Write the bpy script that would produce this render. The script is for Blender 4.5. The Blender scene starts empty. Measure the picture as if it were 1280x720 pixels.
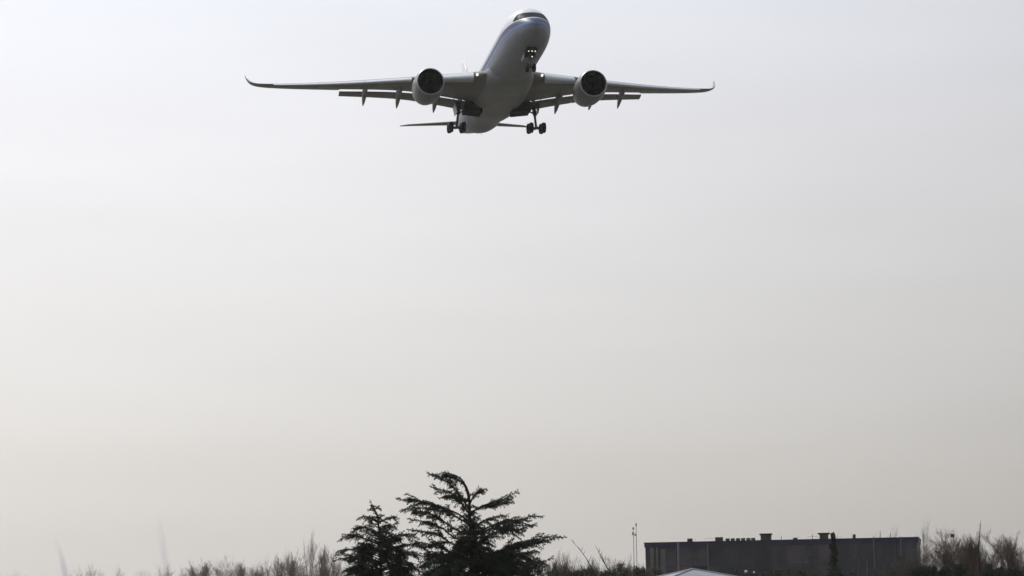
import bpy, math, random
from mathutils import Vector, Matrix, Euler

SC = bpy.context.scene
COL = SC.collection
R = math.radians
PI = math.pi

# ------------------------------------------------------------------ camera
FPX = 3200.0                       # focal length in pixels of the 1280 wide photograph
PITCH = math.atan(385 / FPX)
EYE = 2.0
ROLL = R(1.0)                      # the horizon climbs a little to the right
cam_d = bpy.data.cameras.new('camera')
cam = bpy.data.objects.new('camera', cam_d)
COL.objects.link(cam)
cam.location = (0, 0, EYE)
cam.rotation_euler = (Matrix.Rotation(R(90) + PITCH, 3, 'X') @ Matrix.Rotation(-ROLL, 3, 'Z')).to_euler()
cam_d.sensor_width = 36
cam_d.lens = FPX * 36 / 1280
cam_d.clip_start = 0.5
cam_d.clip_end = 30000
SC.camera = cam

# ------------------------------------------------------------------ sky and sun
SUN_AZ, SUN_EL = -40.0, 48.0       # azimuth measured from the view direction (+Y), negative is left
sdir = Vector((math.sin(R(SUN_AZ)) * math.cos(R(SUN_EL)), math.cos(R(SUN_AZ)) * math.cos(R(SUN_EL)), math.sin(R(SUN_EL))))
world = bpy.data.worlds.new("World")
SC.world = world
world.use_nodes = True
wn, wl = world.node_tree.nodes, world.node_tree.links
wn.clear()
w_out = wn.new('ShaderNodeOutputWorld')
w_bg = wn.new('ShaderNodeBackground')
w_bg.inputs[1].default_value = 0.1
w_sky = wn.new('ShaderNodeTexSky')
w_sky.sky_type = 'NISHITA'
w_sky.sun_disc = False
w_sky.sun_elevation = R(SUN_EL)
w_sky.sun_rotation = R(SUN_AZ)
w_sky.air_density = 1.0
w_sky.dust_density = 6.0
w_tc = wn.new('ShaderNodeTexCoord')
w_sep = wn.new('ShaderNodeSeparateXYZ')
wl.new(w_tc.outputs['Generated'], w_sep.inputs[0])
w_ramp = wn.new('ShaderNodeValToRGB')            # milky overcast: warm grey at the horizon, bluish white above
wl.new(w_sep.outputs['Z'], w_ramp.inputs[0])
el = w_ramp.color_ramp.elements
el[0].position = 0.0
el[0].color = (0.70, 0.668, 0.632, 1)
el[1].position = 1.0
el[1].color = (0.66, 0.70, 0.78, 1)
for pos, c in ((0.037, (0.735, 0.706, 0.670)), (0.075, (0.765, 0.748, 0.732)), (0.12, (0.772, 0.764, 0.765)),
               (0.17, (0.764, 0.758, 0.782)), (0.225, (0.738, 0.754, 0.805)), (0.45, (0.80, 0.83, 0.89))):
    e = el.new(pos)
    e.color = (*c, 1)
w_dot = wn.new('ShaderNodeVectorMath')
w_dot.operation = 'DOT_PRODUCT'
wl.new(w_tc.outputs['Generated'], w_dot.inputs[0])
w_dot.inputs[1].default_value = sdir
w_map = wn.new('ShaderNodeMapRange')             # brighter towards the veiled sun
w_map.inputs[1].default_value = 0.3
w_map.inputs[2].default_value = 1.0
w_map.inputs[3].default_value = 4.36
w_map.inputs[4].default_value = 17.95
wl.new(w_dot.outputs['Value'], w_map.inputs[0])
w_mul = wn.new('ShaderNodeVectorMath')
w_mul.operation = 'SCALE'
wl.new(w_ramp.outputs[0], w_mul.inputs[0])
w_nm = wn.new('ShaderNodeMapping')               # faint uneven bands of thin cloud
w_nm.inputs['Scale'].default_value = (3.0, 3.0, 16.0)
wl.new(w_tc.outputs['Generated'], w_nm.inputs[0])
w_no = wn.new('ShaderNodeTexNoise')
w_no.inputs['Scale'].default_value = 2.0
w_no.inputs['Detail'].default_value = 4
wl.new(w_nm.outputs[0], w_no.inputs['Vector'])
w_nr = wn.new('ShaderNodeMapRange')
w_nr.inputs[1].default_value = 0.3
w_nr.inputs[2].default_value = 0.7
w_nr.inputs[3].default_value = 0.975
w_nr.inputs[4].default_value = 1.025
wl.new(w_no.outputs['Fac'], w_nr.inputs[0])
w_mm = wn.new('ShaderNodeMath')
w_mm.operation = 'MULTIPLY'
wl.new(w_map.outputs[0], w_mm.inputs[0])
wl.new(w_nr.outputs[0], w_mm.inputs[1])
wl.new(w_mm.outputs[0], w_mul.inputs['Scale'])
w_mix = wn.new('ShaderNodeMix')
w_mix.data_type = 'RGBA'
w_mix.inputs[0].default_value = 0.93
wl.new(w_sky.outputs[0], w_mix.inputs[6])
wl.new(w_mul.outputs[0], w_mix.inputs[7])
wl.new(w_mix.outputs[2], w_bg.inputs[0])
wl.new(w_bg.outputs[0], w_out.inputs[0])

sun_d = bpy.data.lights.new('sun', 'SUN')
sun_d.energy = 2.2
sun_d.angle = R(1.5)
sun_d.color = (1.0, 0.95, 0.88)
sun = bpy.data.objects.new('sun', sun_d)
COL.objects.link(sun)
sun.rotation_euler = (-sdir).to_track_quat('-Z', 'Y').to_euler()
sun.location = (0, 0, 200)

vs = SC.view_settings
vs.view_transform = 'Standard'
vs.look = 'None'
vs.exposure = 0.0
vs.gamma = 1.0
vs.use_curve_mapping = False
SC.cycles.max_bounces = 6
SC.cycles.volume_bounces = 0
SC.cycles.transparent_max_bounces = 16
SC.cycles.use_denoising = True


# ------------------------------------------------------------------ helpers
def at(u, v, d):
    """The point at ground distance d that lies in the direction of pixel (u, v) of the 1280x720 photograph."""
    a0, b0 = (u - 640) / FPX, (360 - v) / FPX
    a = a0 * math.cos(ROLL) + b0 * math.sin(ROLL)
    b = -a0 * math.sin(ROLL) + b0 * math.cos(ROLL)
    y = -math.sin(PITCH) * b + math.cos(PITCH)
    z = math.cos(PITCH) * b + math.sin(PITCH)
    return Vector((a / y * d, d, EYE + z / y * d))


def mat(name, color, rough=0.6, metal=0.0, noise=None, bump=None, spec=0.5, emit=None):
    """noise = (second colour, scale, detail, lo, hi); bump = (scale, strength)."""
    m = bpy.data.materials.new(name)
    m.use_nodes = True
    n, l = m.node_tree.nodes, m.node_tree.links
    b = n['Principled BSDF']
    b.inputs['Base Color'].default_value = (*color, 1)
    b.inputs['Roughness'].default_value = rough
    b.inputs['Metallic'].default_value = metal
    b.inputs['Specular IOR Level'].default_value = spec
    if noise or bump:
        tc = n.new('ShaderNodeTexCoord')
    if noise:
        c2, sc, det, lo, hi = noise
        t = n.new('ShaderNodeTexNoise')
        t.inputs['Scale'].default_value = sc
        t.inputs['Detail'].default_value = det
        l.new(tc.outputs['Object'], t.inputs['Vector'])
        r = n.new('ShaderNodeValToRGB')
        r.color_ramp.elements[0].position = lo
        r.color_ramp.elements[0].color = (*color, 1)
        r.color_ramp.elements[1].position = hi
        r.color_ramp.elements[1].color = (*c2, 1)
        l.new(t.outputs['Fac'], r.inputs[0])
        l.new(r.outputs[0], b.inputs['Base Color'])
    if bump:
        t = n.new('ShaderNodeTexNoise')
        t.inputs['Scale'].default_value = bump[0]
        t.inputs['Detail'].default_value = 6
        l.new(tc.outputs['Object'], t.inputs['Vector'])
        bn = n.new('ShaderNodeBump')
        bn.inputs['Strength'].default_value = bump[1]
        l.new(t.outputs['Fac'], bn.inputs['Height'])
        l.new(bn.outputs[0], b.inputs['Normal'])
    if emit:
        b.inputs['Emission Color'].default_value = (*emit[0], 1)
        b.inputs['Emission Strength'].default_value = emit[1]
    return m


class MB:
    def __init__(self):
        self.v, self.f, self.s = [], [], []

    def add(self, vs_, fs, smooth=True):
        o = len(self.v)
        self.v += [tuple(p) for p in vs_]
        self.f += [tuple(i + o for i in f) for f in fs]
        self.s += [smooth] * len(fs)

    def loft(self, rings, caps=(True, True), smooth=True, closed=True):
        n = len(rings[0])
        vv = [p for r in rings for p in r]
        ff = []
        m = n if closed else n - 1
        for i in range(len(rings) - 1):
            for j in range(m):
                k = (j + 1) % n
                ff.append((i * n + j, i * n + k, (i + 1) * n + k, (i + 1) * n + j))
        self.add(vv, ff, smooth)
        o = len(self.v) - len(vv)
        if caps[0]:
            self.f.append(tuple(o + j for j in reversed(range(n))))
            self.s.append(False)
        if caps[1]:
            self.f.append(tuple(o + (len(rings) - 1) * n + j for j in range(n)))
            self.s.append(False)

    def tube(self, path, radii, n=6, caps=True):
        path = [Vector(p) for p in path]
        rings = []
        for i, p in enumerate(path):
            d = (path[min(i + 1, len(path) - 1)] - path[max(i - 1, 0)]).normalized()
            ref = Vector((0, 0, 1)) if abs(d.z) < 0.9 else Vector((1, 0, 0))
            a = d.cross(ref).normalized()
            b = d.cross(a)
            r = radii[i] if hasattr(radii, '__len__') else radii
            rings.append([p + a * (r * math.cos(2 * PI * k / n)) + b * (r * math.sin(2 * PI * k / n)) for k in range(n)])
        self.loft(rings, (caps, caps))

    def box(self, c, size, M3=None):
        c = Vector(c)
        vv = []
        for sx in (-.5, .5):
            for sy in (-.5, .5):
                for sz in (-.5, .5):
                    p = Vector((sx * size[0], sy * size[1], sz * size[2]))
                    vv.append(c + (M3 @ p if M3 else p))
        self.add(vv, [(0, 1, 3, 2), (4, 6, 7, 5), (0, 4, 5, 1), (2, 3, 7, 6), (0, 2, 6, 4), (1, 5, 7, 3)], False)

    def lathe(self, prof, c, axis='x', n=40, caps=(False, False)):
        """prof = [(along, radius)] turned about an axis through c."""
        rings = []
        for a, r in prof:
            ring = []
            for k in range(n):
                q = 2 * PI * k / n
                if axis == 'x':
                    ring.append(Vector(c) + Vector((a, r * math.cos(q), r * math.sin(q))))
                elif axis == 'y':
                    ring.append(Vector(c) + Vector((r * math.cos(q), a, r * math.sin(q))))
                else:
                    ring.append(Vector(c) + Vector((r * math.cos(q), r * math.sin(q), a)))
            rings.append(ring)
        self.loft(rings, caps)

    def mesh(self, name, m, fix=True):
        me = bpy.data.meshes.new(name)
        me.from_pydata(self.v, [], self.f)
        me.polygons.foreach_set('use_smooth', self.s)
        if fix:
            import bmesh
            bm = bmesh.new()
            bm.from_mesh(me)
            bmesh.ops.recalc_face_normals(bm, faces=bm.faces)
            for e in bm.edges:                      # crisp edge where a cap meets a rounded side
                if len(e.link_faces) == 2 and e.link_faces[0].smooth != e.link_faces[1].smooth:
                    e.smooth = False
            bm.to_mesh(me)
            bm.free()
        me.materials.append(m)
        me.update()
        return me

    def build(self, name, m, parent=None, fix=True):
        o = bpy.data.objects.new(name, self.mesh(name, m, fix))
        COL.objects.link(o)
        if parent:
            o.parent = parent
        return o


def empty(name, label, cat, loc=(0, 0, 0), group=None, rz=0):
    o = bpy.data.objects.new(name, None)
    COL.objects.link(o)
    o.location = loc
    o.rotation_euler = (0, 0, rz)
    o.empty_display_size = 0.5
    tag(o, label, cat, group)
    return o


def tag(o, label=None, cat=None, group=None, kind=None):
    if label:
        o['label'] = label
    if cat:
        o['category'] = cat
    if group:
        o['group'] = group
    if kind:
        o['kind'] = kind


def lerp(a, b, t):
    return a + (b - a) * t


def interp(tab, x):
    """Smooth (monotone-ish Catmull-Rom) interpolation of rows (x, a, b, ...)."""
    if x <= tab[0][0]:
        return list(tab[0][1:])
    if x >= tab[-1][0]:
        return list(tab[-1][1:])
    for i in range(len(tab) - 1):
        if tab[i][0] <= x <= tab[i + 1][0]:
            break
    x0, x1 = tab[i][0], tab[i + 1][0]
    t = (x - x0) / (x1 - x0)
    res = []
    for k in range(1, len(tab[0])):
        def slope(j):
            if j <= 0 or j >= len(tab) - 1:
                return (tab[min(j + 1, len(tab) - 1)][k] - tab[max(j - 1, 0)][k]) / max(1e-6, tab[min(j + 1, len(tab) - 1)][0] - tab[max(j - 1, 0)][0])
            a = (tab[j][k] - tab[j - 1][k]) / (tab[j][0] - tab[j - 1][0])
            b = (tab[j + 1][k] - tab[j][k]) / (tab[j + 1][0] - tab[j][0])
            return 0 if a * b <= 0 else 2 * a * b / (a + b)
        m0, m1 = slope(i) * (x1 - x0), slope(i + 1) * (x1 - x0)
        a, b = tab[i][k], tab[i + 1][k]
        res.append((2 * t**3 - 3 * t**2 + 1) * a + (t**3 - 2 * t**2 + t) * m0 + (-2 * t**3 + 3 * t**2) * b + (t**3 - t**2) * m1)
    return res


# ------------------------------------------------------------------ setting: ground and haze
M_ground = mat('winter_ground', (0.048, 0.046, 0.036), 0.95, noise=((0.08, 0.076, 0.06), 0.05, 8, 0.35, 0.7), bump=(3.0, 0.4))
g = MB()
GX, GY0, GY1 = 7000, -1500, 9000
xs = [-GX, -2500, -800, -300, -100, 0, 100, 300, 800, 2500, GX]
ys = [GY0, -400, -100, 0, 60, 150, 300, 500, 900, 2000, 4500, GY1]
g.add([(x, y, 0) for y in ys for x in xs], [(j * len(xs) + i, j * len(xs) + i + 1, (j + 1) * len(xs) + i + 1, (j + 1) * len(xs) + i)
                                            for j in range(len(ys) - 1) for i in range(len(xs) - 1)], False)
ground = g.build('ground', M_ground)
tag(ground, kind='structure')

M_haze = bpy.data.materials.new('haze_air')
M_haze.use_nodes = True
hn = M_haze.node_tree.nodes
hn.clear()
h_out = hn.new('ShaderNodeOutputMaterial')
h_vol = hn.new('ShaderNodeVolumePrincipled')
h_vol.inputs['Color'].default_value = (1.0, 0.985, 0.965, 1)
h_vol.inputs['Density'].default_value = 0.00006
h_vol.inputs['Anisotropy'].default_value = 0.5
M_haze.node_tree.links.new(h_vol.outputs[0], h_out.inputs['Volume'])
hz = MB()
hz.box((0, (GY0 + GY1) / 2, 46), (2 * GX + 100, GY1 - GY0 + 100, 94))
haze = hz.build('haze', M_haze)
tag(haze, kind='stuff')

# ------------------------------------------------------------------ the factory building
M_panel = bpy.data.materials.new('dark_cladding')
M_panel.use_nodes = True
pn, pl = M_panel.node_tree.nodes, M_panel.node_tree.links
pb = pn['Principled BSDF']
pb.inputs['Roughness'].default_value = 0.55
p_tc = pn.new('ShaderNodeTexCoord')
p_br = pn.new('ShaderNodeTexBrick')              # cladding panels, each a slightly different grey
p_map = pn.new('ShaderNodeMapping')
p_map.inputs['Rotation'].default_value = (R(90), 0, 0)
pl.new(p_tc.outputs['Object'], p_map.inputs[0])
pl.new(p_map.outputs[0], p_br.inputs['Vector'])
p_br.offset = 0.0
p_br.inputs['Scale'].default_value = 1.0
p_br.inputs['Brick Width'].default_value = 2.7
p_br.inputs['Row Height'].default_value = 3.3
p_br.inputs['Mortar Size'].default_value = 0.05
p_br.inputs['Color1'].default_value = (0.016, 0.014, 0.026, 1)
p_br.inputs['Color2'].default_value = (0.12, 0.092, 0.105, 1)
p_br.inputs['Mortar'].default_value = (0.03, 0.027, 0.03, 1)
p_no = pn.new('ShaderNodeTexNoise')
p_no.inputs['Scale'].default_value = 0.25
p_no.inputs['Detail'].default_value = 7
pl.new(p_tc.outputs['Object'], p_no.inputs['Vector'])
p_mx = pn.new('ShaderNodeMix')
p_mx.data_type = 'RGBA'
p_mx.blend_type = 'MIX'
pl.new(p_no.outputs['Fac'], p_mx.inputs[0])
pl.new(p_br.outputs['Color'], p_mx.inputs[6])
p_rmp = pn.new('ShaderNodeMapRange')
p_rmp.inputs[1].default_value = 0.42
p_rmp.inputs[2].default_value = 0.6
pl.new(p_no.outputs['Fac'], p_rmp.inputs[0])
pl.new(p_rmp.outputs[0], p_mx.inputs[0])
p_mx.inputs[7].default_value = (0.034, 0.038, 0.042, 1)
pl.new(p_mx.outputs[2], pb.inputs['Base Color'])

M_fascia = mat('blue_black_fascia', (0.020, 0.018, 0.060), 0.5, noise=((0.032, 0.028, 0.085), 0.4, 4, 0.4, 0.7))
M_trim = mat('pale_trim', (0.17, 0.16, 0.14), 0.7, noise=((0.11, 0.105, 0.09), 0.8, 5, 0.4, 0.7))
M_unit = mat('weathered_unit', (0.05, 0.05, 0.042), 0.7, noise=((0.09, 0.088, 0.07), 1.0, 4, 0.4, 0.7))
M_black = mat('dark_metal', (0.025, 0.025, 0.026), 0.6)
M_glass = mat('blue_grey_glass', (0.05, 0.065, 0.085), 0.25)
M_window = mat('dark_window', (0.04, 0.045, 0.055), 0.2)
M_roof = mat('roof_felt', (0.09, 0.09, 0.09), 0.9)
M_pipe = mat('zinc_pipe', (0.13, 0.12, 0.135), 0.5)

BL, BR_ = at(808, 745, 446), at(1149, 745, 438)
BL.z = BR_.z = 0
bdir = (BR_ - BL).normalized()
blen = (BR_ - BL).length
bang = math.atan2(bdir.y, bdir.x)
H = at(980, 675.5, 441).z
bld = empty('factory_building', 'long dark flat roofed building with boxy units along its roof edge', 'building', BL, rz=bang)


def su(u):
    """Position along the facade (metres from its left corner) seen at pixel column u."""
    k = (u - 640) / FPX
    return (k * BL.y - BL.x) / (bdir.x - k * bdir.y)


b = MB()
b.box((blen / 2, 14, H / 2 - 0.35), (blen, 28, H - 0.7))
b.build('wall', M_panel, bld)
b = MB()
b.box((blen / 2, 14, H - 0.36), (blen + 0.3, 28.3, 0.7))
b.build('fascia', M_fascia, bld)
b = MB()
b.box((blen / 2, 14, H + 0.07), (blen + 0.5, 28.5, 0.16))
b.build('roof', M_black, bld)
for u0, u1 in ((805.5, 810), (812.5, 815)):
    b = MB()
    s0, s1 = su(u0), su(u1)
    b.box(((s0 + s1) / 2 + 0.1, -0.09, (H - 0.75) / 2), (s1 - s0, 0.16, H - 0.75))
    b.build('corner_trim', M_trim, bld)
b = MB()
s0, s1 = su(1124), su(1136)
b.box(((s0 + s1) / 2, -0.08, 6.3), (s1 - s0, 0.12, 8.6))
b.build('stair_window', M_glass, bld)
for u, z0, z1 in ((1084.5, 5.5, 10.9), (1075, 0.2, 7.2), (1118, 7.5, 10.9), (878, 0.2, 10.4)):
    b = MB()
    b.tube([(su(u), -0.16, z0), (su(u), -0.16, z1)], 0.13, 8)
    b.build('downpipe', M_pipe, bld)


for u0, u1, z0, z1, m_ in ((819, 825, 2.0, 9.6, M_pipe), (839, 843, 3.0, 9.4, M_window), (871, 876, 1.5, 5.0, M_window), (903, 911, 0.1, 6.2, M_window), (955, 958, 2.0, 9.8, M_window), (968, 980, 0.1, 5.6, M_window),
                           (1003, 1009, 5.8, 8.0, M_window), (1064, 1068, 2.0, 9.9, M_window), (1098, 1104, 5.2, 7.6, M_window), (1108, 1112, 1.0, 9.8, M_window)):
    b = MB()
    s0, s1 = su(u0), su(u1)
    b.box(((s0 + s1) / 2, -0.04, (z0 + z1) / 2), (s1 - s0, 0.07, z1 - z0))
    b.build('wall_panel' if m_ is M_pipe else 'window', m_, bld)


def unit(u0, u1, h, dep, yb, cap=None, legs=False, m=M_unit):
    s0, s1 = su(u0), su(u1)
    b_ = MB()
    z0 = H + 0.1
    b_.box(((s0 + s1) / 2, yb, z0 + h / 2), (s1 - s0, dep, h))
    o = b_.build('rooftop_unit', m, bld)
    if cap:
        c_ = MB()
        c_.box(((s0 + s1) / 2, yb, z0 + h + 0.13), (s1 - s0 + cap, dep + cap, 0.26))
        c_.build('cap', M_black, o)


unit(851, 857, 0.62, 1.2, 2.5)
unit(886, 895, 0.75, 1.6, 2.5)
for u in (899, 905.5, 912, 918.5, 925, 931):
    unit(u, u + 4.6, 0.5, 1.2, 2.2)
unit(943, 955.5, 0.95, 2.0, 2.5, cap=0.35)
unit(1016.5, 1027, 0.85, 1.8, 2.5, cap=0.6)
unit(1058, 1061.5, 0.75, 0.8, 2.0)
unit(983, 988, 0.4, 1.0, 3.0)
for u0, u1 in ((862, 884), (990, 1014)):
    b = MB()
    s0, s1 = su(u0), su(u1)
    pts_ = []
    nn_ = int((s1 - s0) / 0.9)
    for k in range(nn_):
        x = lerp(s0, s1, k / (nn_ - 1))
        pts_ += [(x, 1.2, H + 0.15), (x, 1.2, H + 0.62)] if k % 2 else [(x, 1.2, H + 0.62), (x, 1.2, H + 0.15)]
    b.tube(pts_, 0.02, 4)
    b.build('roof_railing', M_black, bld)
for u, h in ((1007, 0.9), (1092, 1.3), (968, 0.8), (1105, 0.9)):
    b = MB()
    b.tube([(su(u), 3, H + 0.1), (su(u), 3, H + 0.1 + h)], 0.05, 6)
    b.build('roof_vent_pipe', M_black, bld)

# ------------------------------------------------------------------ masts, poles, shed
M_pole = mat('galvanised_pole', (0.17, 0.17, 0.18), 0.5, 0.3)
M_mast = mat('mast_grey', (0.22, 0.22, 0.225), 0.6)
p0 = at(849.5, 745, 300)
p0.z = 0
lp = empty('light_pole', 'plain pale grey pole rising in front of the dark building facade', 'pole', p0)
b = MB()
b.tube([(0, 0, 0.35), (0, 0, at(849, 678, 300).z)], [0.15, 0.12], 12)
b.build('pole', M_pole, lp)
b = MB()
b.tube([(0, 0, 0), (0, 0, 0.34)], [0.24, 0.22], 12)
b.build('base', M_pole, lp)

D = 350
p0 = at(795.5, 745, D)
p0.z = 0
am = empty('antenna_mast', 'slim twin pole antenna mast between bare trees and dark building', 'mast', p0)
zt, zl = at(797, 654, D).z, at(793, 659.5, D).z
for dx, zz in ((0.18, zt), (-0.22, zl)):
    b = MB()
    b.tube([(dx, 0, 0), (dx, 0, zz)], [0.05, 0.03], 8)
    b.build('pole', M_mast, am)
b = MB()
z_, zig = 0.9, []
while z_ < zl - 0.5:
    zig.append((-0.22 if len(zig) % 2 else 0.18, 0, z_))
    z_ += 0.35
b.tube(zig, 0.012, 4)
b.build('bracing', M_mast, am)
for dx, v, w, h in ((0.18, 656, 0.17, 0.4), (-0.24, 660.5, 0.2, 0.3), (-0.28, 667, 0.2, 0.45), (0.02, 668.5, 0.2, 0.28)):
    b = MB()
    b.box((dx, -0.12, at(795, v, D).z), (w, 0.16, h))
    b.build('panel_antenna', M_mast, am)

M_sheet = mat('pale_sheet_roof', (0.26, 0.275, 0.31), 0.6, noise=((0.18, 0.19, 0.22), 0.6, 5, 0.35, 0.7))
M_shedwall = mat('shed_wall', (0.33, 0.33, 0.34), 0.8)
D = 205
apex = at(866, 711.5, D)
p0 = Vector((apex.x, D, 0))
sh = empty('shed', 'low shed with pale grey pyramid roof before the dark building', 'shed', p0, rz=R(14))
hw, ez = 5.2, apex.z - 1.28
b = MB()
b.box((0, 0, (ez - 0.1) / 2), (2 * hw - 0.8, 2 * hw - 0.8, ez - 0.1))
b.build('wall', M_shedwall, sh)
b = MB()
ring0 = [(-hw, -hw, ez - 0.12), (hw, -hw, ez - 0.12), (hw, hw, ez - 0.12), (-hw, hw, ez - 0.12)]
ring1 = [(x, y, z + 0.12) for x, y, z in ring0]
b.add(ring0 + ring1 + [(0, 0, apex.z)], [(3, 2, 1, 0), (0, 1, 5, 4), (1, 2, 6, 5), (2, 3, 7, 6), (3, 0, 4, 7), (4, 5, 8), (5, 6, 8), (6, 7, 8), (7, 4, 8)], False)
b.build('roof', M_sheet, sh)
b = MB()
for sx, sy in ((-1, -1), (1, -1), (1, 1), (-1, 1)):
    b.tube([(sx * hw, sy * hw, ez + 0.01), (0, 0, apex.z + 0.02)], 0.07, 6)
b.build('ridge_cap', M_sheet, sh)
b = MB()
b.box((1.2, -hw + 0.37, 1.05), (1.0, 0.08, 2.1))
b.build('door', M_black, sh)

M_globe = mat('white_globe', (0.85, 0.85, 0.83), 0.3)
for u, v, r, lab in ((932.5, 714.5, 0.17, 'left of two white globe lamps on short posts before the dark building'),
                     (942.5, 715.5, 0.12, 'right and smaller of two white globe lamps before the dark building')):
    D = 290
    c = at(u, v, D)
    gl = empty('globe_lamp', lab, 'lamp', (c.x, D, 0), 'white globe lamps before the building')
    b = MB()
    b.tube([(0, 0, 0), (0, 0, c.z - r * 0.9)], [0.07, 0.05], 8)
    b.build('post', M_black, gl)
    b = MB()
    b.lathe([(-r * math.cos(PI * k / 12), max(0.005, r * math.sin(PI * k / 12))) for k in range(13)], (0, 0, c.z), 'z', 16)
    b.build('globe', M_globe, gl)

# ------------------------------------------------------------------ the airliner
def plane_paint():
    m = bpy.data.materials.new('airliner_paint')
    m.use_nodes = True
    n, l = m.node_tree.nodes, m.node_tree.links
    bs = n['Principled BSDF']
    bs.inputs['Roughness'].default_value = 0.45
    bs.inputs['Specular IOR Level'].default_value = 0.35
    bs.inputs['Coat Weight'].default_value = 0.0
    bs.inputs['Coat Roughness'].default_value = 0.1
    tc = n.new('ShaderNodeTexCoord')
    sp = n.new('ShaderNodeSeparateXYZ')
    l.new(tc.outputs['Object'], sp.inputs[0])
    rz = n.new('ShaderNodeMapRange')
    rz.inputs[1].default_value = -3.0
    rz.inputs[2].default_value = 3.0
    up = n.new('ShaderNodeMapRange')                # the scheme sweeps up with the tail cone
    up.inputs[1].default_value = 41
    up.inputs[2].default_value = 66.8
    up.inputs[3].default_value = 0
    up.inputs[4].default_value = 3.6
    l.new(sp.outputs['X'], up.inputs[0])
    zs = n.new('ShaderNodeMath')
    zs.operation = 'SUBTRACT'
    l.new(sp.outputs['Z'], zs.inputs[0])
    l.new(up.outputs[0], zs.inputs[1])
    l.new(zs.outputs[0], rz.inputs[0])
    rp = n.new('ShaderNodeValToRGB')
    rp.color_ramp.interpolation = 'CONSTANT'
    e = rp.color_ramp.elements
    f = lambda z: (z + 3) / 6
    e[0].position = 0
    e[0].color = (0.32, 0.34, 0.385, 1)
    e[1].position = f(-0.85)
    e[1].color = (0.17, 0.25, 0.44, 1)
    for z, c in ((-0.30, (0.025, 0.036, 0.15)), (0.34, (0.74, 0.75, 0.77))):
        q = e.new(f(z))
        q.color = (*c, 1)
    l.new(rz.outputs[0], rp.inputs[0])
    no = n.new('ShaderNodeTexNoise')                # faint streaks of dirt running aft
    mp = n.new('ShaderNodeMapping')
    mp.inputs['Scale'].default_value = (0.15, 1.2, 1.2)
    l.new(tc.outputs['Object'], mp.inputs[0])
    l.new(mp.outputs[0], no.inputs['Vector'])
    no.inputs['Detail'].default_value = 6
    mr = n.new('ShaderNodeMapRange')
    mr.inputs[1].default_value = 0.35
    mr.inputs[2].default_value = 0.7
    mr.inputs[3].default_value = 0.82
    mr.inputs[4].default_value = 1.0
    l.new(no.outputs['Fac'], mr.inputs[0])
    sc = n.new('ShaderNodeVectorMath')
    sc.operation = 'SCALE'
    l.new(rp.outputs[0], sc.inputs[0])
    l.new(mr.outputs[0], sc.inputs['Scale'])
    # row of cabin windows
    fr = n.new('ShaderNodeMath')
    fr.operation = 'PINGPONG'
    fr.inputs[1].default_value = 0.3
    l.new(sp.outputs['X'], fr.inputs[0])
    c1 = n.new('ShaderNodeMath')
    c1.operation = 'GREATER_THAN'
    c1.inputs[1].default_value = 0.18
    l.new(fr.outputs[0], c1.inputs[0])
    c2 = n.new('ShaderNodeMath')
    c2.operation = 'COMPARE'
    c2.inputs[1].default_value = 0.72
    c2.inputs[2].default_value = 0.19
    l.new(sp.outputs['Z'], c2.inputs[0])
    c3 = n.new('ShaderNodeMath')
    c3.operation = 'COMPARE'
    c3.inputs[1].default_value = 30
    c3.inputs[2].default_value = 22
    l.new(sp.outputs['X'], c3.inputs[0])
    m1 = n.new('ShaderNodeMath')
    m1.operation = 'MULTIPLY'
    l.new(c1.outputs[0], m1.inputs[0])
    l.new(c2.outputs[0], m1.inputs[1])
    m2 = n.new('ShaderNodeMath')
    m2.operation = 'MULTIPLY'
    l.new(m1.outputs[0], m2.inputs[0])
    l.new(c3.outputs[0], m2.inputs[1])
    mx = n.new('ShaderNodeMix')
    mx.data_type = 'RGBA'
    l.new(m2.outputs[0], mx.inputs[0])
    pp = n.new('ShaderNodeMath')                    # skin joints every few metres
    pp.operation = 'PINGPONG'
    pp.inputs[1].default_value = 1.6
    l.new(sp.outputs['X'], pp.inputs[0])
    lt = n.new('ShaderNodeMath')
    lt.operation = 'LESS_THAN'
    lt.inputs[1].default_value = 0.05
    l.new(pp.outputs[0], lt.inputs[0])
    jm = n.new('ShaderNodeMix')
    jm.data_type = 'RGBA'
    jm.blend_type = 'MULTIPLY'
    jm.inputs[7].default_value = (0.72, 0.72, 0.73, 1)
    l.new(lt.outputs[0], jm.inputs[0])
    l.new(sc.outputs[0], jm.inputs[6])
    l.new(jm.outputs[2], mx.inputs[6])
    mx.inputs[7].default_value = (0.02, 0.022, 0.03, 1)
    l.new(mx.outputs[2], bs.inputs['Base Color'])
    return m


M_body = plane_paint()
M_fair = mat('grey_fairing', (0.31, 0.317, 0.33), 0.42, noise=((0.24, 0.242, 0.25), 0.35, 7, 0.4, 0.7))
M_wing = mat('wing_grey', (0.22, 0.215, 0.205), 0.45, noise=((0.16, 0.156, 0.148), 0.3, 7, 0.4, 0.7))
M_slat = mat('slat_light_grey', (0.62, 0.66, 0.70), 0.3)
M_flap = mat('flap_grey', (0.28, 0.28, 0.275), 0.45)
M_white = mat('white_gloss', (0.74, 0.75, 0.77), 0.25)
M_nac = mat('nacelle_paint', (0.23, 0.24, 0.26), 0.38, noise=((0.18, 0.186, 0.20), 0.5, 5, 0.4, 0.7))
M_lip = mat('polished_lip', (0.45, 0.46, 0.48), 0.4, 0.6)
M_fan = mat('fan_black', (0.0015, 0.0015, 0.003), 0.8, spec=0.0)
M_hot = mat('hot_metal', (0.12, 0.11, 0.10), 0.45, 0.8)
M_tyre = mat('tyre_rubber', (0.012, 0.012, 0.012), 0.85)
M_rim = mat('wheel_hub', (0.20, 0.20, 0.21), 0.5, 0.3)
M_gear = mat('gear_leg_grey', (0.05, 0.05, 0.054), 0.5)
M_bay = mat('gear_bay', (0.018, 0.018, 0.018), 0.9)
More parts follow.
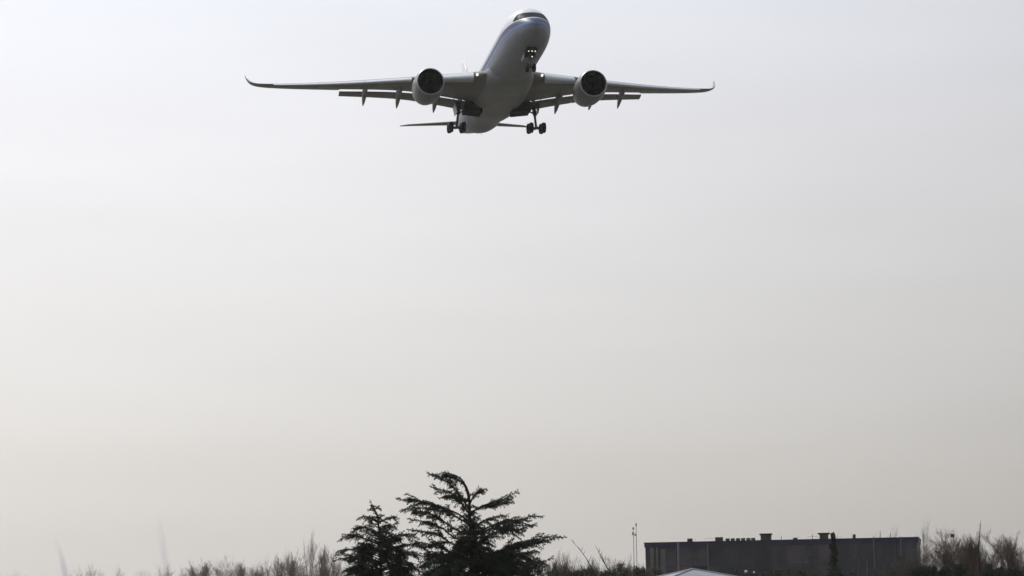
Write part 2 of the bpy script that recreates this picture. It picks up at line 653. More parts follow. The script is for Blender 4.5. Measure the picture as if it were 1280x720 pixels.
M_screen = mat('cockpit_glass', (0.008, 0.018, 0.03), 0.4, spec=0.02)
M_lamp = mat('landing_lamp', (0.8, 0.8, 0.8), 0.3, emit=((1.0, 0.97, 0.92), 1.2))
M_strip = mat('dark_edge', (0.012, 0.018, 0.028), 0.7, spec=0.02)

air = empty('airliner', 'white twin engine airliner with blue nose stripe flying low, wheels down', 'airplane')
RW = Matrix(((-0.15114, -0.98814, -0.02698), (0.9871, -0.15233, 0.0493), (-0.05282, -0.01918, 0.99842)))
# RW and this offset are the pose seen by a level camera; turn them by the camera's roll
RX = Matrix.Rotation(R(90) + PITCH, 3, 'X')
QR = RX @ Matrix.Rotation(-ROLL, 3, 'Z') @ RX.inverted()
air.matrix_world = Matrix.Translation(QR @ Vector((2.866, 301.733, 68.964)) + Vector((0, 0, EYE))) @ (QR @ RW).to_4x4()
# body axes: X aft from the nose, Y to starboard, Z up

FUS = [(0.0, -0.74, -0.76, 0.01), (0.12, -0.36, -1.14, 0.42), (0.4, -0.05, -1.50, 0.80), (0.9, 0.34, -1.86, 1.22), (1.6, 0.80, -2.18, 1.62),
       (2.5, 1.40, -2.46, 2.00), (3.5, 2.04, -2.68, 2.32), (5, 2.68, -2.86, 2.63), (7, 3.05, -2.99, 2.86), (9, 3.12, -3.04, 2.96),
       (11, 3.05, -3.05, 2.98), (25, 3.05, -3.05, 2.98), (41, 3.05, -3.05, 2.98), (46, 3.05, -3.0, 2.96), (50, 3.03, -2.46, 2.84), (53, 2.98, -1.62, 2.55),
       (57, 2.88, -0.78, 2.08), (61, 2.70, 0.12, 1.50), (64, 2.46, 0.86, 0.96), (66.3, 2.15, 1.45, 0.42), (66.8, 1.95, 1.72, 0.15)]


def fus_y(x, z):
    zt_, zb, w = interp(FUS, x)
    zc, hz_ = (zt_ + zb) / 2, (zt_ - zb) / 2
    q = (z - zc) / hz_
    return w * math.sqrt(max(0, 1 - q * q))


stations = [0, 0.02, 0.06, 0.12, 0.22, 0.35, 0.5, 0.7, 0.95, 1.25, 1.6, 2.0, 2.5, 3.0, 3.6, 4.3, 5, 6, 7, 8, 9.5, 11] + [14 + 3 * k for k in range(10)] + [43, 45, 47, 49, 51, 53, 55, 57, 59, 61, 62.5, 64, 65.2, 66.3, 66.8]
b = MB()
rings = []
for x in stations:
    zt_, zb, w = interp(FUS, x)
    rings.append([(x, w * math.sin(2 * PI * k / 64), (zt_ + zb) / 2 + (zt_ - zb) / 2 * math.cos(2 * PI * k / 64)) for k in range(64)])
b.loft(rings)
fus = b.build('fuselage', M_body, air)


def nose_patch(z0, z1, xmax, t0, t1, nz=6, nt=24, off=0.02, taper=0.0):
    """A strip of skin between two heights, wrapped round the nose as far back as xmax."""
    rows = []
    for i in range(nz):
        z = lerp(z0, z1, i / (nz - 1))
        xm = xmax - taper * i / (nz - 1)
        # furthest forward point of the contour at this height
        lo, hi = 0.0, 8.0
        for _ in range(40):
            mid = (lo + hi) / 2
            zt_, zb, w = interp(FUS, mid)
            if zt_ < z:
                lo = mid
            else:
                hi = mid
        xa = hi
        ym = fus_y(xm, z)
        row = []
        for j in range(nt):
            t = lerp(t0, t1, j / (nt - 1))
            y = abs(t) * ym
            a, c = xa, xm
            for _ in range(40):
                mid = (a + c) / 2
                if fus_y(mid, z) < y:
                    a = mid
                else:
                    c = mid
            n = Vector((-0.5, 0.8 * t, 0.6)).normalized()
            row.append(Vector((c, math.copysign(y, t), z)) + n * off)
        rows.append(row)
    m_ = MB()
    m_.loft(rows, (False, False), True, False)
    return m_


for t0, t1 in ((-0.98, -0.70), (-0.665, -0.35), (-0.325, -0.015), (0.015, 0.325), (0.35, 0.665), (0.70, 0.98)):
    nose_patch(0.58, 1.42, 3.5, t0, t1, nt=8, taper=0.1).build('cockpit_window', M_screen, fus)
nose_patch(0.50, 1.50, 3.7, -1, 1, nt=40, off=0.01).build('cockpit_mask', M_strip, fus)

# belly fairing
b = MB()
rings = []
BF = [(17.5, 0.5, 1.6, -2.7), (19, 2.4, 2.0, -3.12), (21, 3.15, 1.7, -3.38), (25, 3.45, 1.5, -3.55), (30, 3.5, 1.4, -3.6), (36, 3.4, 1.5, -3.52), (40, 2.8, 1.8, -3.25), (43.5, 1.4, 2.1, -2.9), (45, 0.4, 1.6, -2.6)]
for k in range(34):
    x = lerp(17.5, 45, k / 33)
    w, top, bot = interp(BF, x)
    ring = []
    for q in range(40):
        a = 2 * PI * q / 40
        cx, sx_ = math.cos(a), math.sin(a)
        ex = 0.72
        yy = w * math.copysign(abs(cx) ** ex, cx)
        zm = -1.2
        zz = zm + (-bot + zm) * -1 * abs(sx_) ** ex if sx_ < 0 else zm + (1.2 - (top - 1.4)) * 0.6 * sx_ ** ex
        ring.append((x, yy, zz))
    rings.append(ring)
b.loft(rings)
b.build('belly_fairing', M_fair, air)

for x, h_, c_ in ((13.5, 0.42, 0.5), (16.2, 0.30, 0.35), (9.6, 0.25, 0.3), (47.5, 0.35, 0.4)):
    b = MB()
    zb = interp(FUS, x)[1]
    b.loft([[(x + dx * c_ * k + (1 - k) * 0.1, dy * 0.03 * k, z) for dx, dy in ((-.5, 0), (-.1, -1), (.5, 0), (-.1, 1))] for k, z in ((1, zb + 0.05), (0.6, zb - h_))])
    b.build('blade_antenna', M_fair, fus)

# wings
LE = [(0, 18.6, -1.75), (3.2, 20.6, -1.55), (10.5, 25.5, -0.85), (20, 32.2, 0.12), (27, 37.2, 1.05), (29.6, 39.1, 1.5), (31.0, 40.5, 1.9), (31.9, 42.0, 2.5), (32.4, 43.5, 3.35), (32.6, 44.7, 4.1)]
TE = [(0, 34.9), (3.2, 34.8), (10.5, 34.6), (20, 38.0), (27, 41.0), (29.6, 42.2), (31.0, 43.1), (31.9, 44.1), (32.4, 44.9), (32.6, 45.3)]
TC = [(0, 0.145), (3.2, 0.14), (10.5, 0.115), (20, 0.10), (32.6, 0.09)]
TW = [(0, 3.0), (3.2, 2.6), (10.5, 0.0), (20, -3.5), (32.6, -4.5)]


def foil(n=18):
    up, lo = [], []
    for i in range(n + 1):
        x = 0.5 * (1 - math.cos(PI * i / n))
        t = 5 * (0.2969 * math.sqrt(x) - 0.1260 * x - 0.3516 * x * x + 0.2843 * x**3 - 0.1036 * x**4)
        cm = 0.16 * x * (1 - x) * (0.3 + x)
        up.append((x, cm, t))
        lo.append((x, cm, -t))
    return up, lo


def wing_pt(y, xf, zf, s):
    """xf, zf in chord fractions at span y, s = +1 starboard."""
    lx, lz = interp(LE, y)
    tx = interp(TE, y)[0]
    c = tx - lx
    tw = R(interp(TW, y)[0])
    X = lx + c * (xf * math.cos(tw) + zf * math.sin(tw))
    Z = lz + c * (zf * math.cos(tw) - xf * math.sin(tw))
    # the raised tip leans the section outwards
    lean = interp([(0, 0.07), (28, 0.12), (30.5, 0.35), (31.6, 0.75), (32.6, 1.15)], y)[0]
    return Vector((X, s * (y - c * zf * math.sin(lean)), Z))


def foil_ring(y, s, x0, x1, tmin=0.0, n=18):
    tc = interp(TC, y)[0]
    up, lo = foil(n)

    def seg(pts, sg):
        res = []
        for i in range(n + 1):
            x = lerp(x0, x1, 0.5 * (1 - math.cos(PI * i / n)))
            k = 0
            while k < n - 1 and pts[k + 1][0] < x:
                k += 1
            t = (x - pts[k][0]) / max(1e-9, pts[k + 1][0] - pts[k][0])
            q = lerp(pts[k][2], pts[k + 1][2], t) * tc
            cm = lerp(pts[k][1], pts[k + 1][1], t) * tc
            res.append((x, cm + q))
        return res
    u_, l_ = seg(up, 1), seg(lo, -1)
    ring = list(reversed(u_)) + l_[1:]
    return [wing_pt(y, x, z, s) for x, z in ring]


FE = 20.5          # outer end of the flaps
for s in (1, -1):
    b = MB()
    b.loft([foil_ring(y, s, 0.05, 0.80) for y in (0.5, 2, 3.2, 5, 7, 9, 10.5, 12, 14, 16, 18, FE)])
    b.loft([foil_ring(y, s, 0.05, 1.0) for y in (FE - 0.03, 22, 24, 26, 28, 29.2)])
    b.loft([foil_ring(y, s, 0.0, 1.0) for y in (29.17, 29.6, 30.1, 30.6, 31.0, 31.4, 31.7, 31.95, 32.15, 32.3, 32.42, 32.52, 32.6)])
    wing = b.build('wing', M_wing, air)
    # leading edge slats, drooped forward and down
    for y0, y1 in ((4.6, 9.1), (12.0, 17.62), (17.65, 23.33), (23.36, 29.1)):
        rings = []
        for k in range(7):
            y = lerp(y0, y1, k / 6)
            tc = interp(TC, y)[0]
            lx, lz = interp(LE, y)
            c = interp(TE, y)[0] - lx
            up, lo = foil(40)
            pts = [(p[0], (p[1] + p[2]) * tc) for p in up if p[0] <= 0.135][::-1] + [(p[0], (p[1] + p[2]) * tc) for p in lo if 0 < p[0] <= 0.075]
            ang = R(17)
            pv = (0.12, 0.0)
            ring = []
            for x, z in pts:
                dx, dz = x - pv[0], z - pv[1]
                x2 = pv[0] + dx * math.cos(ang) - dz * math.sin(ang) * -1 * 0 + dz * math.sin(ang) * 0
                x2 = pv[0] + dx * math.cos(ang) - dz * math.sin(ang)
                z2 = pv[1] + dx * math.sin(ang) + dz * math.cos(ang)
                ring.append(wing_pt(y, x2 - 0.030, z2 - 0.004, s))
            rings.append(ring)
        sb = MB()
        sb.loft(rings)
        sb.build('slat', M_slat, wing)
    b = MB()
    b.loft([foil_ring(y, s, 0.0, 0.2) for y in (9.2, 9.8, 10.6, 11.3, 11.95)])
    b.build('pylon_leading_edge', M_wing, wing)
    b = MB()
    b.loft([foil_ring(y, s, 0.0, 0.2) for y in (2.4, 3.0, 3.6, 4.2, 4.5)])
    b.build('root_leading_edge', M_wing, wing)
    # flaps, extended aft and down
    for y0, y1 in ((3.7, 10.3), (10.36, FE)):
        rings = []
        for k in range(9):
            y = lerp(y0, y1, k / 8)
            lx, lz = interp(LE, y)
            c = interp(TE, y)[0] - lx
            base = wing_pt(y, 0.79, 0.0, s)
            fc = lerp(2.7, 1.45, (y - 3.7) / (FE - 3.7))
            up, lo = foil(12)
            ring = []
            ang = R(12)
            for p in list(reversed(up)) + lo[1:]:
                x, z = p[0] * fc, (p[1] * 0.1 + p[2] * 0.15) * fc
                ring.append(base + Vector((0.12 + x * math.cos(ang) + z * math.sin(ang), 0, -0.30 - 0.012 * c + z * math.cos(ang) - x * math.sin(ang))))
            rings.append(ring)
        fb = MB()
        fb.loft(rings)
        fb.build('flap', M_flap, wing)
    # flap track fairings
    for y, L, r in ((8.2, 6.0, 0.52), (13.0, 5.8, 0.50), (17.3, 5.2, 0.44)):
        base = wing_pt(y, 0.80, 0.0, s)
        path, rad = [], []
        for k in range(15):
            t = k / 14
            x = -L * 0.52 + L * t
            zz = -0.38 - 0.02 * L
            if x > -0.4:
                zz -= (x + 0.4) * math.tan(R(24))
            path.append(base + Vector((x, 0, zz)))
            rad.append(max(0.02, r * (math.sin(PI * min(1, t * 1.0) ** 0.8) ** 0.65)))
        fb = MB()
        rings = []
        for p, q in zip(path, rad):
            rings.append([p + Vector((0, 0.75 * q * math.cos(2 * PI * j / 14), 1.25 * q * math.sin(2 * PI * j / 14))) for j in range(14)])
        fb.loft(rings)
        fb.build('flap_track_fairing', M_flap, wing)
    # landing lamp at the wing root
    lb = MB()
    c = wing_pt(4.05, -0.01, -0.005, s)
    lb.lathe([(-0.10, 0.01), (-0.08, 0.07), (0.0, 0.13), (0.5, 0.14)], c + Vector((-0.12, 0.15 * s, 0)), 'x', 20)
    lb.build('landing_lamp', M_lamp, wing)

    # engine under the wing
    EY, EZ, EX = 10.5, -3.02, 19.1
    ec = Vector((EX, s * EY, EZ))
    nb = MB()
    prof = [(0.14, 1.765), (0.4, 1.84), (1.0, 1.93), (1.9, 1.98), (3.3, 1.97), (4.6, 1.88), (5.7, 1.71), (6.5, 1.54), (6.5, 1.47), (5.8, 1.56), (4.6, 1.74)]
    nb.lathe(prof, ec, 'x', 56)
    eng = nb.build('engine', M_nac, air)
    lb = MB()
    lb.lathe([(0.12, 1.60), (0.02, 1.625), (-0.03, 1.66), (-0.01, 1.705), (0.06, 1.745), (0.16, 1.785)], ec, 'x', 56)
    lb.build('inlet_lip', M_lip, eng)
    db = MB()
    db.lathe([(0.11, 1.602), (0.4, 1.58), (0.9, 1.56), (1.8, 1.56)], ec, 'x', 48)
    db.build('inlet_duct', M_fan, eng)
    fb = MB()
    fb.lathe([(1.75, 0.02), (1.72, 1.515)], ec, 'x', 48)
    for k in range(22):
        a = 2 * PI * k / 22
        rr = []
        for q in range(5):
            rad_ = lerp(0.45, 1.49, q / 4)
            aa = a + 0.25 * (q / 4) ** 2
            for da, dx in ((-0.10, 0.0), (0.10, 0.38)):
                rr.append(ec + Vector((1.28 + dx, rad_ * math.cos(aa + da), rad_ * math.sin(aa + da))))
        fb.add(rr, [(2 * q, 2 * q + 1, 2 * q + 3, 2 * q + 2) for q in range(4)])
    fb.build('fan', M_fan, eng)
    sb = MB()
    sb.lathe([(0.72, 0.01), (0.85, 0.14), (1.05, 0.30), (1.3, 0.44), (1.5, 0.5)], ec, 'x', 28)
    sb.build('spinner', M_fan, eng)
    xb = MB()
    xb.lathe([(5.0, 1.2), (6.0, 1.14), (7.0, 0.92), (7.7, 0.72), (7.7, 0.60), (8.6, 0.18), (8.9, 0.02)], ec, 'x', 40)
    xb.build('exhaust_nozzle', M_hot, eng)
    pb_ = MB()
    rings = []
    for x, zt_, zb, w in ((20.6, -1.20, -1.35, 0.05), (21.6, -0.86, -1.3, 0.22), (23.2, -0.66, -1.3, 0.30), (25.4, -0.60, -1.4, 0.32), (28, -1.05, -1.9, 0.30), (30, -1.2, -1.9, 0.24), (32.5, -1.35, -1.6, 0.05)):
        rings.append([(x, s * EY + w * dx, z) for dx, z in ((-1, zb), (-0.7, zt_), (0.7, zt_), (1, zb))])
    pb_.loft(rings)
    pb_.build('pylon', M_nac, eng)

    # tailplane
    tb = MB()
    rings = []
    for k in range(9):
        t = k / 8
        y = lerp(0.5, 9.4, t)
        lx, c, z = lerp(57.0, 62.9, t), lerp(5.6, 2.0, t), lerp(0.95, 1.75, t)
        if k == 8:
            lx, c = 63.3, 1.3
        up, lo = foil(14)
        rings.append([(lx + p[0] * c, s * y, z + p[2] * 0.10 * c + p[0] * c * 0.14) for p in list(reversed(up)) + lo[1:]])
    tb.loft(rings)
    tb.build('tailplane', M_wing, air)

# fin
b = MB()
rings = []
for k in range(9):
    t = k / 8
    z = lerp(2.4, 11.3, t)
    lx, c = lerp(53.8, 62.2, t), lerp(9.2, 3.6, t)
    if k == 8:
        lx, c = 63.0, 2.6
    up, lo = foil(14)
    rings.append([(lx + p[0] * c, p[2] * 0.10 * c, z) for p in list(reversed(up)) + lo[1:]])
b.loft(rings)
b.build('tail_fin', M_white, air)


def wheel(c, r, w, parent):
    wb = MB()
    prof = [(-w / 2, r * 0.56), (-w / 2, r * 0.80), (-w * 0.42, r * 0.93), (-w * 0.25, r), (w * 0.25, r), (w * 0.42, r * 0.93), (w / 2, r * 0.80), (w / 2, r * 0.56)]
    wb.lathe(prof, c, 'y', 28)
    wb.lathe([(-w * 0.36, 0.02), (-w * 0.30, r * 0.57), (w * 0.30, r * 0.57), (w * 0.36, 0.02)], c, 'y', 20)
    wb.build('wheel', M_tyre, parent)


# main landing gear
for s in (1, -1):
    gb = MB()
    top, axle = Vector((33.0, s * 4.9, -1.8)), Vector((33.6, s * 5.35, -5.55))
    gb.tube([top, lerp(top, axle, 0.55)], 0.26, 14)
    gb.tube([lerp(top, axle, 0.55), axle], 0.16, 12)
    gb.tube([(33.3, s * 3.0, -2.7), lerp(top, axle, 0.5)], 0.11, 8)
    gb.tube([(31.4, s * 4.8, -2.0), lerp(top, axle, 0.52)], 0.09, 8)
    gb.tube([lerp(top, axle, 0.6) + Vector((0.3, 0, 0)), lerp(top, axle, 0.78) + Vector((0.55, 0, 0)), axle + Vector((0.25, 0, 0.1))], 0.06, 6)
    gear = gb.build('main_gear', M_gear, air)
    bb = MB()
    tilt = 0.16
    for dx in (-1.02, 1.02):
        bb.tube([axle + Vector((dx, -0.85, -dx * tilt * -1)), axle + Vector((dx, 0.85, -dx * tilt * -1))], 0.10, 10)
    bb.tube([axle + Vector((-1.1, 0, -1.1 * tilt)), axle + Vector((1.1, 0, 1.1 * tilt))], 0.17, 10)
    bb.build('bogie_beam', M_gear, gear)
    for dx in (-1.02, 1.02):
        for dy in (-0.83, 0.83):
            wheel(axle + Vector((dx, dy, dx * tilt)), 0.70, 0.52, gear)
    db = MB()
    db.box((33.2, s * 5.62, -2.9), (2.6, 0.06, 1.9), Matrix.Rotation(R(-12 * s), 3, 'X'))
    db.build('gear_door', M_fair, gear)
    db = MB()
    db.box((33.4, s * 3.2, -3.0), (3.0, 2.4, 1.3), Matrix.Rotation(R(6 * s), 3, 'X'))
    db.build('gear_bay', M_bay, gear)

# nose gear
gb = MB()
gb.tube([(5.2, 0, -2.6), (4.95, 0, -3.9)], 0.17, 12)
gb.tube([(4.95, 0, -3.9), (4.85, 0, -4.85)], 0.11, 10)
gb.tube([(6.6, 0, -2.8), (5.0, 0, -3.9)], 0.08, 8)
gb.tube([(4.85, -0.5, -4.85), (4.85, 0.5, -4.85)], 0.09, 8)
gb.tube([(4.1, -0.52, -3.0), (4.1, 0.34, -3.0)], 0.05, 8)
gb.tube([(4.1, -0.1, -3.0), (4.9, 0, -3.6)], 0.06, 8)
gb.tube([(4.15, -0.1, -3.67), (4.9, 0, -3.75)], 0.05, 8)
ng = gb.build('nose_gear', M_gear, air)
for s in (1, -1):
    wheel(Vector((4.85, s * 0.42, -4.85)), 0.54, 0.40, ng)
    db = MB()
    db.box((5.9, s * 0.72, -3.25), (2.0, 0.05, 0.75), Matrix.Rotation(R(8 * s), 3, 'X'))
    db.build('gear_door', M_body, ng)
db = MB()
db.box((5.0, -0.05, -2.86), (3.2, 1.36, 0.30), Matrix.Rotation(R(3), 3, 'Y'))
db.build('gear_bay', M_bay, ng)
for y, z, r in ((-0.40, -3.28, 0.075), (0.0, -3.26, 0.08), (0.42, -3.28, 0.075), (0.0, -3.95, 0.07)):
    lb = MB()
    lb.lathe([(-0.05, 0.01), (-0.03, r * 0.8), (0.04, r), (0.2, r * 0.5)], (3.95 if z > -3.5 else 4.0, y - 0.1, z + 0.28), 'x', 16)
    lb.build('taxi_lamp', M_lamp, ng)

# ------------------------------------------------------------------ trees
M_bark = mat('conifer_bark', (0.035, 0.030, 0.026), 0.95, noise=((0.06, 0.052, 0.045), 3, 5, 0.4, 0.7))
M_needle = mat('cedar_needles', (0.022, 0.034, 0.022), 0.75, noise=((0.040, 0.055, 0.034), 0.9, 5, 0.35, 0.7), spec=0.2)
M_dark_leaf = mat('evergreen_leaf', (0.030, 0.042, 0.028), 0.75, noise=((0.05, 0.065, 0.04), 0.8, 5, 0.35, 0.7), spec=0.2)
M_twig = mat('winter_twig', (0.090, 0.072, 0.058), 0.95, noise=((0.145, 0.12, 0.095), 0.7, 5, 0.35, 0.7), spec=0.1)


def tuft(m_, p, d, rng, ln, wd, n=3):
    for _ in range(n):
        dd = (d + Vector((rng.gauss(0, .6), rng.gauss(0, .6), rng.gauss(0, .6)))).normalized()
        sd = dd.cross(Vector((rng.gauss(0, 1), rng.gauss(0, 1), rng.gauss(0, 1))))
        if sd.length < 1e-4:
            continue
        sd.normalize()
        q = p + dd * ln * rng.uniform(.6, 1.2)
        mid = lerp(p, q, .45)
        o = len(m_.v)
        m_.v += [tuple(p), tuple(mid + sd * wd * .5), tuple(q), tuple(mid - sd * wd * .5)]
        m_.f.append((o, o + 1, o + 2, o + 3))
        m_.s.append(False)


def resample(pts, step):
    res = [pts[0].copy()]
    # smooth polyline
    dense = []
    n = len(pts)
    for i in range(n - 1):
        a, p, q, c = pts[max(i - 1, 0)], pts[i], pts[i + 1], pts[min(i + 2, n - 1)]
        for k in range(12):
            t = k / 12
            dense.append(0.5 * ((2 * p) + (q - a) * t + (2 * a - 5 * p + 4 * q - c) * t * t + (3 * p - a - 3 * q + c) * t**3))
    dense.append(pts[-1])
    for p in dense[1:]:
        while (p - res[-1]).length > step:
            res.append(res[-1] + (p - res[-1]).normalized() * step)
    return res


def cedar_branch(wood, fol, pts, rng, r0, dens=1.0, tw=0.45, bare=0.18, sub=True):
    """A limb along pts with ragged sprays of needle-clad twigs round it and side limbs in its middle."""
    st = 0.085
    P = resample([Vector(p) for p in pts], st)
    n = len(P)
    if n < 4:
        return
    keep = P[::3] + [P[-1]]
    wood.tube(keep, [max(0.008, r0 * .8 * (1 - 0.92 * i / (len(keep) - 1))) for i in range(len(keep))], 5)
    ph, fq = rng.uniform(0, 6), rng.uniform(.18, .34)
    for i in range(n):
        t = i / (n - 1)
        d = (P[min(i + 1, n - 1)] - P[max(i - 1, 0)]).normalized()
        if t > bare:
            tuft(fol, P[i], d, rng, .12, .05, 3)
        if t < bare:
            continue
        amp = 0.62 + 0.5 * math.sin(ph + i * fq)          # clumps and gaps along the limb
        side = d.cross(Vector((0, 0, 1)))
        if side.length < 0.05:
            side = Vector((1, 0, 0))
        side.normalize()
        for rpt in range(2):
            if rng.random() > dens * 0.9:
                continue
            L = tw * (1.1 - 0.8 * t) * rng.uniform(0.35, 1.25) * amp * min(1, 0.4 + (t - bare) * 4)
            sg = 1 if (i + rpt) % 2 else -1
            dd = (d * rng.uniform(.4, .9) + side * sg * rng.uniform(.2, 1.0) + Vector((0, 0, rng.gauss(-.2, .36)))).normalized()
            k, pos = 0.0, P[i].copy()
            while k < L:
                pos = pos + dd * .075
                dd = (dd + Vector((rng.gauss(0, .09), rng.gauss(0, .09), rng.gauss(-.06, .09)))).normalized()
                tuft(fol, pos, dd, rng, .12, .05, 3)
                k += .075
    if sub and n > 14:
        L0 = n * st
        for _ in range(int(2 + L0 * 1.3)):
            t = rng.uniform(.25, .85)
            i = int(t * (n - 1))
            d = (P[min(i + 1, n - 1)] - P[max(i - 1, 0)]).normalized()
            v = Vector((rng.gauss(0, .4), rng.gauss(0, .8), rng.gauss(-.12, .24)))
            L = L0 * (1 - t) * rng.uniform(.3, .6) + .15
            dd = (d + v).normalized()
            q = P[i]
            cedar_branch(wood, fol, [q, q + dd * L * .5 + Vector((0, 0, .03 * L)), q + dd * L + Vector((0, 0, -.05 * L))], rng, r0 * .35, dens, tw * .75, .05, False)


def cedar(label, u_base, D, trunk_px, branches_px, fill, seed, r_base, group=None, dens=1.0, tw=0.45):
    rng = random.Random(seed)
    p0 = at(u_base, 745, D)
    p0.z = 0
    root = empty('cedar_tree', label, 'tree', p0, group)

    def loc(u, v, dy=0.0):
        return at(u, v, D) - p0 + Vector((0, dy, 0))
    wood, fol = MB(), MB()
    tp = [Vector((0, 0, 0))] + [loc(u, v) for u, v in trunk_px]
    TP = resample(tp, 0.15)
    nn = len(TP)
    wood.tube(TP[::2], [max(0.02, r_base * (1 - 0.93 * (i * 2) / nn)) for i in range(len(TP[::2]))], 9)

    def on_trunk(z):
        return min(TP, key=lambda p: abs(p.z - z))
    # foliage along the leader
    top = TP[int(nn * 0.72):]
    cedar_branch(wood, fol, [top[0], top[len(top) // 2], top[-1]], rng, 0.05, 1.0, tw * .6, 0.0, False)
    for px_, dy in branches_px:
        pts = [loc(u, v) for u, v in px_]
        pts[0] = on_trunk(pts[0].z)
        n = len(pts)
        pts = [p + Vector((0, dy * (i / (n - 1)), 0)) for i, p in enumerate(pts)]
        cedar_branch(wood, fol, pts, rng, 0.075, dens, tw)
    for z0, z1, cnt, lmin, lmax, flat, rise in fill:
        az = rng.uniform(0, 6.28)
        for k in range(cnt):
            z = lerp(z0, z1, (k + rng.random()) / cnt)
            t = (z - z0) / (z1 - z0)
            az += 2.4 + rng.gauss(0, .25)
            L = lerp(lmax, lmin, t) * rng.uniform(.8, 1.1)
            dx, dy = math.cos(az) * flat, math.sin(az)
            o = on_trunk(z)
            pts = [o, o + Vector((dx * L * .35, dy * L * .35, L * (rise + .08))), o + Vector((dx * L * .7, dy * L * .7, L * (rise + .10))), o + Vector((dx * L, dy * L, L * (rise - .02)))]
            cedar_branch(wood, fol, pts, rng, 0.06, dens, tw)
    wood.build('trunk', M_bark, root, fix=False)
    fol.build('crown', M_needle, root, fix=False)
    return root


cedar('large dark spreading cedar with its top bent to the left', 590, 150,
      [(590, 715), (589, 690), (588, 660), (587, 635), (586, 618), (581, 605), (573, 596), (563, 592), (551, 590)],
      [([(587, 636), (574, 618), (562, 605), (548, 596), (535, 592)], -0.6),
       ([(586, 622), (580, 606), (570, 598), (557, 593), (546, 592)], 0.3),
       ([(587, 642), (574, 626), (562, 616), (549, 612), (539, 609)], -1.1),
       ([(587, 628), (574, 622), (560, 619), (548, 622)], 0.9),
       ([(588, 652), (572, 642), (550, 634), (526, 627), (508, 626), (498, 624)], -1.6),
       ([(588, 655), (566, 644), (545, 637), (520, 634), (501, 636)], 1.2),
       ([(588, 668), (566, 660), (548, 647), (528, 640), (508, 637)], -0.6),
       ([(588, 680), (568, 672), (551, 659), (533, 652), (510, 648)], 1.8),
       ([(589, 690), (566, 680), (548, 669), (530, 665), (513, 663)], -2.0),
       ([(589, 698), (566, 692), (546, 682), (526, 678), (512, 674)], 0.5),
       ([(589, 706), (566, 702), (544, 694), (524, 692)], -1.0),
       ([(587, 643), (600, 634), (614, 629), (631, 624), (646, 616)], -0.8),
       ([(587, 640), (603, 634), (620, 628), (640, 627)], 0.9),
       ([(587, 630), (594, 618), (603, 613), (608, 612)], -0.4),
       ([(588, 660), (604, 652), (622, 645), (634, 644)], 0.6),
       ([(588, 674), (606, 661), (626, 654), (650, 650), (664, 646), (679, 646)], -1.2),
       ([(588, 672), (608, 663), (632, 657), (655, 656), (668, 655)], 1.6),
       ([(588, 684), (606, 672), (628, 664), (648, 663), (657, 660)], -2.2),
       ([(589, 706), (616, 692), (642, 682), (664, 677), (684, 671), (706, 672)], -0.9),
       ([(589, 704), (616, 693), (645, 683), (670, 678), (692, 674)], 0.8),
       ([(589, 712), (616, 702), (644, 696), (664, 690), (672, 690)], -1.8),
       ([(589, 714), (620, 708), (650, 703), (674, 702), (690, 698)], 1.4),
       ([(589, 716), (612, 712), (640, 712), (668, 710)], -0.4)],
      [(0.8, 4.1, 84, 3.4, 4.6, 1.0, 0.02), (3.6, 5.4, 26, 1.6, 3.0, 0.62, 0.12), (5.2, 7.2, 14, 0.7, 1.6, 0.6, 0.2), (7.0, 8.3, 4, 0.25, 0.5, 0.6, 0.3)],
      11, 0.22, 'dark cedar trees', 1.05, 0.56)

cedar('smaller dark cone shaped cedar with drooping branch tips', 476, 158,
      [(476, 715), (475, 690), (474, 665), (472, 648), (469, 637), (464, 629), (461, 627)],
      [([(473, 655), (464, 648), (455, 646), (447, 649)], -0.5),
       ([(474, 668), (458, 660), (446, 660), (438, 668)], 0.7),
       ([(475, 682), (452, 672), (434, 671), (424, 676)], -0.6),
       ([(475, 692), (450, 686), (430, 688), (419, 694)], 0.8),
       ([(475, 702), (450, 698), (430, 698), (417, 702)], -1.0),
       ([(474, 655), (484, 648), (492, 648), (497, 653)], 0.4),
       ([(474, 662), (485, 657), (496, 660)], -0.9),
       ([(475, 680), (492, 671), (510, 668), (524, 674)], 0.6),
       ([(475, 690), (496, 684), (518, 682), (538, 690)], -0.8),
       ([(475, 700), (500, 694), (524, 694), (542, 700)], 0.5)],
      [(0.8, 4.0, 70, 2.3, 3.3, 1.0, 0.03), (4.0, 5.9, 38, 1.0, 2.1, 1.0, 0.06), (5.9, 7.1, 14, 0.45, 1.0, 1.0, 0.08), (7.1, 7.7, 5, 0.25, 0.4, 1, 0.1)],
      23, 0.17, 'dark cedar trees', 1.05, 0.54)


